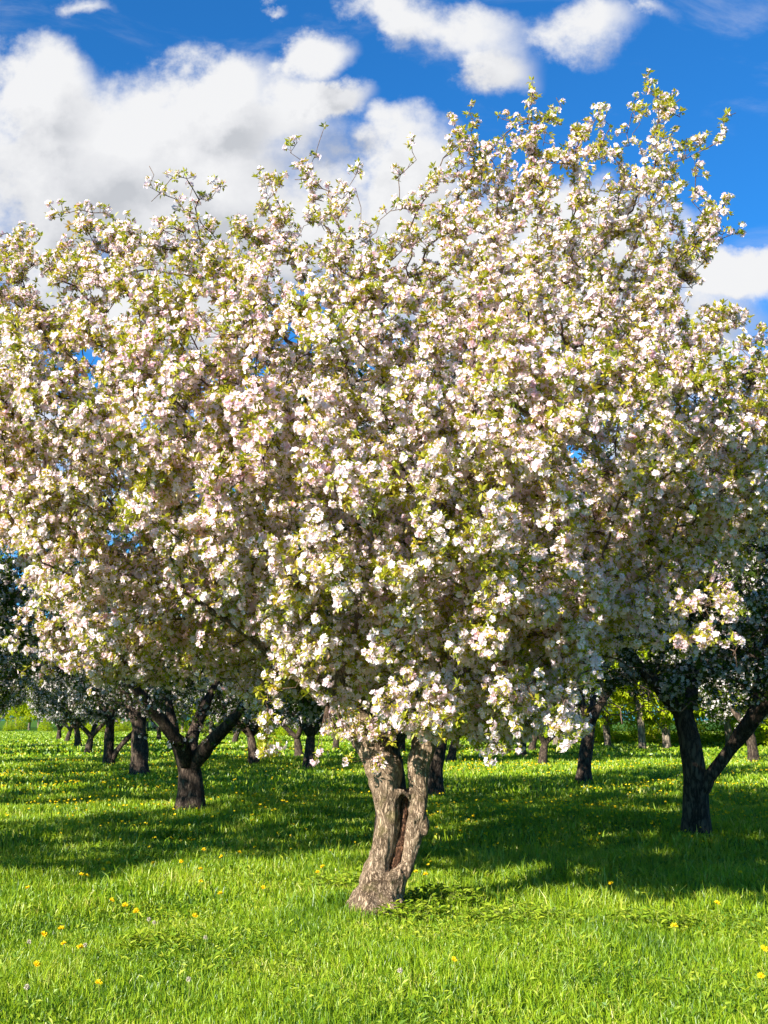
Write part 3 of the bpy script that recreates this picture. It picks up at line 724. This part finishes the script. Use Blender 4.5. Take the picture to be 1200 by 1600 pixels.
# ------------------------------------------------------------------ dandelions
def head_mesh(name, mat, ball, seed, R=.019):
    r = np.random.default_rng(seed); a = Acc(); n = 70 if not ball else 60
    if ball:
        d = rand_dirs(n, r); d2, _ = frames(d, r)
        V, Q, t = leafs(np.zeros((n, 3)) + d * R * .2, d, d2, np.full(n, R * .95), np.full(n, R * .5), r.random(n), fold=.0)
    else:
        az = r.uniform(0, 2 * pi, n); el = np.arcsin(r.uniform(.05, 1, n)); d = np.stack([np.cos(az) * np.cos(el), np.sin(az) * np.cos(el), np.sin(el) * .6], 1); d = unit(d)
        nn, _ = frames(d, r); V, Q, t = leafs(np.zeros((n, 3)), d, nn, R * r.uniform(.8, 1.1, n), np.full(n, R * .38), r.random(n), fold=.1)
    a.add(V, Q, None, t); o = a.build(name, mat); me = o.data; bpy.data.objects.remove(o); return me
def stem_mesh(h):
    a = Acc(); tube(a, np.array([(0, 0, 0), (.006, .003, h * .5), (0, 0, h)]), np.array([.0028, .0025, .0025]), 5); o = a.build('stem', M['stem']); me = o.data; bpy.data.objects.remove(o); return me
HM = [head_mesh('flower_head', M['dandelion'], False, s) for s in (1, 2)]; CM = head_mesh('seed_head', M['clock'], True, 3, .014); SM = stem_mesh(1.)
def whole_mesh(seed):
    r = np.random.default_rng(seed); a = Acc(); n = 16; az = r.uniform(0, 2 * pi, n); el = r.uniform(.1, 1.4, n); d = np.stack([np.cos(az) * np.cos(el), np.sin(az) * np.cos(el), np.sin(el)], 1)
    nn, _ = frames(d, r); V, Q, t = leafs(np.zeros((n, 3)), d, nn, np.full(n, .024), np.full(n, .014), r.random(n), fold=.1); a.add(V, Q, None, t)
    o = a.build('dandelion', M['dandelion']); me = o.data; bpy.data.objects.remove(o); return me, (V, Q, t)
WM, (WV, WQ, WT) = whole_mesh(8)
GDN = 'yellow dandelions in the grass'
near = [(153, 1556, 0), (98, 1498, 0), (124, 1498, 0), (56, 1532, 0), (344, 1410, 0), (212, 1438, 0), (304, 1446, 0), (374, 1348, 0), (154, 1362, 0), (160, 1381, 0), (168, 1364, 0), (126, 1391, 0), (76, 1356, 0), (134, 1390, 0), (174, 1420, 0), (238, 1374, 0), (282, 1372, 0), (318, 1341, 0), (345, 1362, 0), (312, 1386, 0), (313, 1400, 0), (411, 1406, 0), (398, 1330, 0),
        (496, 1376, 0), (504, 1366, 0), (956, 1400, 0), (1122, 1432, 0), (1158, 1378, 0), (1055, 1476, 0), (1196, 1506, 0), (1192, 1562, 0), (710, 1540, 0), (650, 1376, 0), (665, 1378, 0), (42, 1406, 0), (195, 1425, 0), (95, 1462, 0), (68, 1468, 0),
        (45, 1480, 1), (132, 1489, 1), (232, 1446, 1), (240, 1455, 1), (320, 1491, 1), (40, 1568, 1), (625, 1548, 1), (700, 1230, 0), (294, 1549, 1)]
taken = []
def region(px, py):
    side = 'left of' if px < 590 else 'right of'
    if py > 1400: return 'in the sunlit front grass %s the hollow trunk' % side
    if py > 1320: return 'in the shaded grass %s the hollow trunk foot' % side
    return 'in the grass among the orchard rows %s the hollow trunk' % side
special = {(344, 1410): 'large yellow dandelion at the shadow edge left of the hollow trunk', (374, 1348): 'large yellow dandelion alone in the shade left of the hollow trunk', (956, 1400): 'yellow dandelion alone at the shadow edge right of the trunk', (1055, 1476): 'yellow dandelion alone in the sunlit grass at lower right',
           (98, 1498): 'left one of two dandelions close together in the front left grass', (124, 1498): 'right one of two dandelions close together in the front left grass', (56, 1532): 'yellow dandelion lowest in the front left corner grass', (710, 1540): 'small yellow dandelion alone in the bottom centre grass', (1192, 1562): 'yellow dandelion at the bottom right frame edge', (1122, 1432): 'yellow dandelion at the right where shade meets sun'}
for (px, py, kind) in near:
    g = ground(px, py + 6); h = rr.uniform(.10, .15)
    if kind: root = empty('dandelion', (g[0], g[1], float(hgt(g[0], g[1]))), 'white dandelion seed head %s' % region(px, py), 'dandelion', 'white dandelion seed heads in the front grass')
    else: root = empty('dandelion', (g[0], g[1], float(hgt(g[0], g[1]))), special.get((px, py), 'yellow dandelion %s' % region(px, py)), 'dandelion', GDN)
    st = bpy.data.objects.new('stem', SM); COL.objects.link(st); st.parent = root; st.scale = (1, 1, h)
    hd = bpy.data.objects.new('seed_head' if kind else 'flower_head', CM if kind else rr.choice(HM)); COL.objects.link(hd); hd.parent = root; hd.location = (0, 0, h); hd.rotation_euler = (rr.uniform(0, .6), rr.uniform(-.4, .4), rr.uniform(0, 6)); s = rr.uniform(1.2, 1.6) if not kind else rr.uniform(.9, 1.2); hd.scale = (s, s, s)
# mid-field: single meshes, nearest first; the rest is one mass
n = 6500; px = rng.uniform(-60, 1260, n); py = 1160 + 210 * rng.beta(1.1, 2.6, n)
pts = np.array([ground(a, b) for a, b in zip(px, py)])
dn = np.array([noise.noise(Vector((p[0] * .22, p[1] * .12, 3.))) + .6 * noise.noise(Vector((p[0] * .9, p[1] * .5, 9.))) for p in pts])
edge = 66 + (600 - px) / 600 * 22
ok = (dn + rng.normal(0, .22, n) > .06) & (pts[:, 1] < edge) & (np.hypot(pts[:, 0] - TRUNK0[0], pts[:, 1] - TRUNK0[1]) > .5)
pts, px, py = pts[ok], px[ok], py[ok]
o_ = np.argsort(pts[:, 1]); pts, px, py = pts[o_], px[o_], py[o_]
for i in range(250):
    o = bpy.data.objects.new('dandelion', WM); COL.objects.link(o); p = pts[i]; o.location = (p[0], p[1], float(hgt(p[0], p[1])) + rr.uniform(.08, .14)); o.rotation_euler = (rr.uniform(-.6, .6), rr.uniform(-.6, .6), rr.uniform(0, 6)); s = rr.uniform(.65, 1.0); o.scale = (s, s, s)
    tag(o, 'yellow dandelion %s' % region(px[i], py[i]), 'dandelion', GDN)
rest = pts[250:]; a = Acc()
for p in rest:
    s = .65 + .015 * p[1] + rr.uniform(0, .4); c, sn = cos(rr.uniform(0, 6)), 0
    th = rr.uniform(0, 6); R = np.array([[cos(th), -sin(th), 0], [sin(th), cos(th), 0], [0, 0, 1]])
    a.add((WV * s) @ R.T + np.array([p[0], p[1], hgt(p[0], p[1]) + rr.uniform(.09, .16)]), WQ, None, WT)
tag(a.build('dandelion_carpet', M['dandelion']), 'carpet of yellow dandelions far back between the orchard rows', 'dandelions', kind='stuff')
print('dandelions', len(pts))

# ------------------------------------------------------------------ tufts and weeds
def weed(px, py, R, H, n, seed, label, name='leafy_weed', cat='plant'):
    r = np.random.default_rng(seed); g = ground(px, py); root = empty(name, (g[0], g[1], float(hgt(g[0], g[1]))), label, cat, 'leafy weeds around the trunk')
    L = Acc(); S = Acc()
    az = r.uniform(0, 2 * pi, n); rd = R * np.sqrt(r.random(n)); P = np.stack([rd * np.cos(az), rd * np.sin(az) * .8, H * r.uniform(.25, 1, n) * (1 - .5 * rd / R)], 1)
    sticks(S, P * np.array([.7, .7, 0]), P, .003, .002)
    for k in range(3):
        a2 = r.uniform(0, 2 * pi, n); d = unit(np.stack([np.cos(a2), np.sin(a2), r.uniform(-.3, .6, n)], 1)); nn = unit(np.cross(np.cross(d, [0, 0, 1.]), d) + .25 * rand_dirs(n, r)); nn = unit(nn - d * np.sum(nn * d, 1, keepdims=True))
        V, Q, t = leafs(P, d, nn, r.uniform(.04, .085, n), r.uniform(.022, .045, n), np.clip(r.normal(.6, .2, n), 0, 1)); L.add(V, Q, None, t)
    S.build('stems', M['stem'], root); L.build('foliage', M['weed'], root)
weed(530, 1398, .34, .26, 120, 1, 'bright leafy weed clump against the left foot of the hollow trunk')
weed(700, 1425, .38, .22, 130, 2, 'dark leafy weed clump right of the hollow trunk foot')
weed(640, 1445, .3, .15, 90, 3, 'low leafy weeds in front of the hollow trunk foot')
weed(820, 1452, .45, .16, 130, 4, 'wide patch of low leafy weeds at the shadow edge right of the trunk')
weed(240, 1475, .3, .1, 70, 5, 'flat leafy weed patch in the sunlit grass at left')
weed(1010, 1455, .35, .16, 90, 6, 'leafy weed patch at the shadow edge below the right tree')
def tuft(px, py, H, n, spread, seed, label, tint=.75):
    r = np.random.default_rng(seed); g = ground(px, py)
    P = np.stack([r.normal(0, spread, n), r.normal(0, spread * .7, n), np.zeros(n)], 1); a = Acc()
    az = r.uniform(0, 2 * pi, n); d = np.stack([np.cos(az), np.sin(az), 0 * az], 1); h = H * r.uniform(.5, 1, n); ln = r.uniform(.1, .75, n)
    for i in range(n):
        q = np.linspace(0, 1, 7); pts = P[i] + d[i] * (h[i] * ln[i] * q ** 1.8)[:, None] + np.array([0, 0, 1.]) * (h[i] * (q - .42 * ln[i] * q ** 3))[:, None]
        e = np.cross(d[i], [0, 0, 1.]); w = .0045 * (1 - q ** 2 * .9); V = np.concatenate([pts - e * w[:, None], pts + e * w[:, None]]); k = np.arange(6)
        a.add(V, np.stack([k, k + 1, k + 8, k + 7], 1), None, np.full(14, tint + r.normal(0, .1)))
    o = a.build('grass_tuft', M['weed']); o.location = (g[0], g[1], float(hgt(g[0], g[1]))); tag(o, label, 'grass tuft', 'tall grass tufts in the orchard')
tuft(85, 1312, .42, 12, .05, 1, 'pale arching tall grass tuft in the shade at the left', .95)
tuft(215, 1318, .3, 12, .1, 2, 'thin grass tuft in the shade between pale tuft and trunk', .7)
tuft(770, 1350, .38, 50, .16, 3, 'tall grass tuft right of the hollow trunk')
tuft(985, 1425, .34, 45, .14, 4, 'spiky grass tuft at the shadow edge below the right tree')
tuft(885, 1330, .3, 35, .15, 5, 'tall grass tuft in deep shade left of the right tree')
tuft(940, 1395, .3, 35, .15, 6, 'dark grass tuft between the trunk and the right tree')
tuft(1130, 1350, .3, 35, .2, 7, 'grass tuft in deep shade at the foot of the right tree')

# ------------------------------------------------------------------ sky
w = bpy.data.worlds.new('World'); sc.world = w; w.use_nodes = True
nt = w.node_tree; nt.nodes.clear()
def uv(px, py):
    p = at(px, py, 1.0); return p[0], p[2] - CAMH
sky = N(nt, 'ShaderNodeTexSky', sky_type='NISHITA', sun_disc=False); sky.sun_elevation = SUN_EL; sky.sun_rotation = pi + SUN_AZ
sky.air_density = 1.0; sky.dust_density = .8; sky.ozone_density = 2.5
tc = N(nt, 'ShaderNodeTexCoord'); sp = N(nt, 'ShaderNodeSeparateXYZ'); nt.links.new(tc.outputs['Generated'], sp.inputs[0])
ab = N(nt, 'ShaderNodeMath', operation='ABSOLUTE'); nt.links.new(sp.outputs[1], ab.inputs[0])
mxy = N(nt, 'ShaderNodeMath', operation='MAXIMUM'); mxy.inputs[1].default_value = .12; nt.links.new(ab.outputs[0], mxy.inputs[0])
du = N(nt, 'ShaderNodeMath', operation='DIVIDE'); dv = N(nt, 'ShaderNodeMath', operation='DIVIDE')
nt.links.new(sp.outputs[0], du.inputs[0]); nt.links.new(mxy.outputs[0], du.inputs[1]); nt.links.new(sp.outputs[2], dv.inputs[0]); nt.links.new(mxy.outputs[0], dv.inputs[1])
cm = N(nt, 'ShaderNodeCombineXYZ'); nt.links.new(du.outputs[0], cm.inputs[0]); nt.links.new(dv.outputs[0], cm.inputs[1])
# cloud density group: blobs + billow noise
g = bpy.data.node_groups.new('cloud_density', 'ShaderNodeTree')
g.interface.new_socket('UV', in_out='INPUT', socket_type='NodeSocketVector'); g.interface.new_socket('D', in_out='OUTPUT', socket_type='NodeSocketFloat')
gi = N(g, 'NodeGroupInput'); go = N(g, 'NodeGroupOutput')
n1 = N(g, 'ShaderNodeTexNoise', i_Scale=6.5, i_Detail=9.0, i_Roughness=.6); g.links.new(gi.outputs[0], n1.inputs['Vector'])
vo = N(g, 'ShaderNodeTexVoronoi', feature='SMOOTH_F1', i_Scale=13.); vo.inputs['Smoothness'].default_value = .6
wp = N(g, 'ShaderNodeVectorMath', operation='MULTIPLY_ADD'); wp.inputs[1].default_value = (.13, .13, 0)
sb = N(g, 'ShaderNodeVectorMath', operation='SUBTRACT'); sb.inputs[1].default_value = (.5, .5, .5); g.links.new(n1.outputs['Color'], sb.inputs[0])
g.links.new(sb.outputs[0], wp.inputs[0]); g.links.new(gi.outputs[0], wp.inputs[2]); g.links.new(wp.outputs[0], vo.inputs['Vector'])
blobs = [(100, 250, 260, 190, 1), (330, 280, 260, 230, 1), (60, 120, 130, 75, 1), (330, 130, 125, 85, 1), (490, 95, 80, 50, 1), (520, 170, 75, 40, 1), (450, 330, 200, 150, 1), (640, 290, 120, 105, 1), (700, 420, 260, 160, 1), (950, 520, 300, 140, 1),
         (690, 50, 150, 75, .72), (765, 105, 85, 75, .7), (930, 30, 110, 55, .66), (1010, 12, 60, 30, .5), (610, 60, 60, 30, .45), (140, 12, 60, 25, .35), (405, 18, 35, 16, .4), (1150, 430, 140, 60, 1), (900, 400, 280, 150, 1), (60, 390, 170, 90, .8), (1130, 285, 30, 30, .3), (200, 470, 300, 120, .75), (-200, 300, 250, 200, 1), (1500, 450, 280, 130, 1), (1600, 150, 200, 80, .6), (600, 700, 700, 160, .8),
         (-500, -200, 300, 120, .6), (500, -350, 300, 120, .6), (1300, -300, 260, 130, .7), (-900, 350, 300, 150, .9), (2000, 300, 300, 150, .9)]
prev = None
for (px, py, a, b, amt) in blobs:
    u, v = uv(px, py); u2, v2 = uv(px + a, py); u3, v3 = uv(px, py - b)
    s = N(g, 'ShaderNodeVectorMath', operation='SUBTRACT'); s.inputs[1].default_value = (u, v, 0); g.links.new(wp.outputs[0], s.inputs[0])
    m = N(g, 'ShaderNodeVectorMath', operation='MULTIPLY'); m.inputs[1].default_value = (1 / abs(u2 - u), 1 / max(.01, abs(v3 - v)), 0); g.links.new(s.outputs[0], m.inputs[0])
    l = N(g, 'ShaderNodeVectorMath', operation='LENGTH'); g.links.new(m.outputs[0], l.inputs[0])
    f = N(g, 'ShaderNodeMath', operation='MULTIPLY_ADD'); f.inputs[1].default_value = -amt; f.inputs[2].default_value = amt; g.links.new(l.outputs['Value'], f.inputs[0])
    if prev is None: prev = f.outputs[0]
    else:
        mm = N(g, 'ShaderNodeMath', operation='SMOOTH_MAX'); mm.inputs[2].default_value = .12; g.links.new(prev, mm.inputs[0]); g.links.new(f.outputs[0], mm.inputs[1]); prev = mm.outputs[0]
ns = N(g, 'ShaderNodeMath', operation='MULTIPLY_ADD'); ns.inputs[1].default_value = 1.9; ns.inputs[2].default_value = -.97; g.links.new(n1.outputs['Fac'], ns.inputs[0])
vs_ = N(g, 'ShaderNodeMath', operation='MULTIPLY_ADD'); vs_.inputs[1].default_value = -.5; vs_.inputs[2].default_value = .2; g.links.new(vo.outputs['Distance'], vs_.inputs[0])
a1 = N(g, 'ShaderNodeMath', operation='ADD'); g.links.new(prev, a1.inputs[0]); g.links.new(ns.outputs[0], a1.inputs[1])
a2 = N(g, 'ShaderNodeMath', operation='ADD'); g.links.new(a1.outputs[0], a2.inputs[0]); g.links.new(vs_.outputs[0], a2.inputs[1])
g.links.new(a2.outputs[0], go.inputs[0])
c1 = N(nt, 'ShaderNodeGroup'); c1.node_tree = g; nt.links.new(cm.outputs[0], c1.inputs[0])
of = N(nt, 'ShaderNodeVectorMath', operation='ADD'); of.inputs[1].default_value = (-.02, .05, 0); nt.links.new(cm.outputs[0], of.inputs[0])
c2 = N(nt, 'ShaderNodeGroup'); c2.node_tree = g; nt.links.new(of.outputs[0], c2.inputs[0])
al = N(nt, 'ShaderNodeMapRange', interpolation_type='SMOOTHSTEP'); al.inputs[1].default_value = -.06; al.inputs[2].default_value = .45; nt.links.new(c1.outputs[0], al.inputs[0])
df = N(nt, 'ShaderNodeMath', operation='SUBTRACT'); nt.links.new(c1.outputs[0], df.inputs[0]); nt.links.new(c2.outputs[0], df.inputs[1])
th = N(nt, 'ShaderNodeMath', operation='MULTIPLY_ADD'); th.inputs[1].default_value = -.35; nt.links.new(c1.outputs[0], th.inputs[0]); nt.links.new(df.outputs[0], th.inputs[2])
shd = N(nt, 'ShaderNodeMapRange'); shd.inputs[1].default_value = -.5; shd.inputs[2].default_value = .12; nt.links.new(th.outputs[0], shd.inputs[0])
CL = 6.4
cr = ramp(nt, [(0, (.55, .57, .61)), (.5, (.74, .75, .78)), (1, (.86, .865, .88))]); nt.links.new(shd.outputs[0], cr.inputs[0])
cs = N(nt, 'ShaderNodeVectorMath', operation='SCALE'); cs.inputs['Scale'].default_value = CL; nt.links.new(cr.outputs[0], cs.inputs[0])
st = N(nt, 'ShaderNodeMix', data_type='RGBA', blend_type='MULTIPLY'); st.inputs[0].default_value = 1; nt.links.new(sky.outputs[0], st.inputs[6]); st.inputs[7].default_value = (.18, .79, 1.34, 1)
ci = N(nt, 'ShaderNodeMapping'); ci.inputs['Scale'].default_value = (2.2, 5.5, 1); ci.inputs['Rotation'].default_value = (0, 0, .5); nt.links.new(cm.outputs[0], ci.inputs[0])
cn = N(nt, 'ShaderNodeTexNoise', i_Scale=1.6, i_Detail=8.0, i_Roughness=.62, i_Distortion=.5); nt.links.new(ci.outputs[0], cn.inputs['Vector'])
cv = N(nt, 'ShaderNodeMapRange', interpolation_type='SMOOTHSTEP'); cv.inputs[1].default_value = .50; cv.inputs[2].default_value = .80; cv.inputs[4].default_value = .42; nt.links.new(cn.outputs['Fac'], cv.inputs[0])
am = N(nt, 'ShaderNodeMath', operation='MAXIMUM'); nt.links.new(al.outputs[0], am.inputs[0]); nt.links.new(cv.outputs[0], am.inputs[1])
bk = N(nt, 'ShaderNodeMapRange'); bk.inputs[1].default_value = -.25; bk.inputs[2].default_value = .05; bk.inputs[3].default_value = .3; nt.links.new(sp.outputs[1], bk.inputs[0])   # fewer clouds in the half of the sky behind the viewer
ax = N(nt, 'ShaderNodeMath', operation='MULTIPLY'); nt.links.new(am.outputs[0], ax.inputs[0]); nt.links.new(bk.outputs[0], ax.inputs[1])
mix = N(nt, 'ShaderNodeMix', data_type='RGBA'); nt.links.new(ax.outputs[0], mix.inputs[0]); nt.links.new(st.outputs[2], mix.inputs[6]); nt.links.new(cs.outputs[0], mix.inputs[7])
bg = N(nt, 'ShaderNodeBackground'); bg.inputs['Strength'].default_value = .06; nt.links.new(mix.outputs[2], bg.inputs[0])
wo = N(nt, 'ShaderNodeOutputWorld'); nt.links.new(bg.outputs[0], wo.inputs[0])

# ------------------------------------------------------------------ sun, camera, view
sd = bpy.data.lights.new('sun', 'SUN'); sd.energy = 5.0; sd.angle = radians(.5); sd.color = (1, .935, .845)
so = bpy.data.objects.new('sun', sd); COL.objects.link(so); so.rotation_euler = Vector(SUN_DIR).to_track_quat('Z', 'Y').to_euler(); so.location = (-8, -8, 12)
cd = bpy.data.cameras.new('camera'); co_ = bpy.data.objects.new('camera', cd); COL.objects.link(co_); sc.camera = co_
co_.location = (0, 0, CAMH); co_.rotation_euler = (pi / 2 + PITCH, 0, 0)
cd.sensor_fit = 'VERTICAL'; cd.sensor_height = 24; cd.sensor_width = 18; cd.lens = 24 * FPX / 1600; cd.clip_start = .1; cd.clip_end = 9000
vw = sc.view_settings; vw.view_transform = 'Standard'; vw.look = 'None'; vw.gamma = 1; vw.exposure = 1.45
sc.cycles.use_denoising = True; sc.cycles.max_bounces = 14; sc.cycles.diffuse_bounces = 10; sc.cycles.transmission_bounces = 10; sc.cycles.transparent_max_bounces = 4
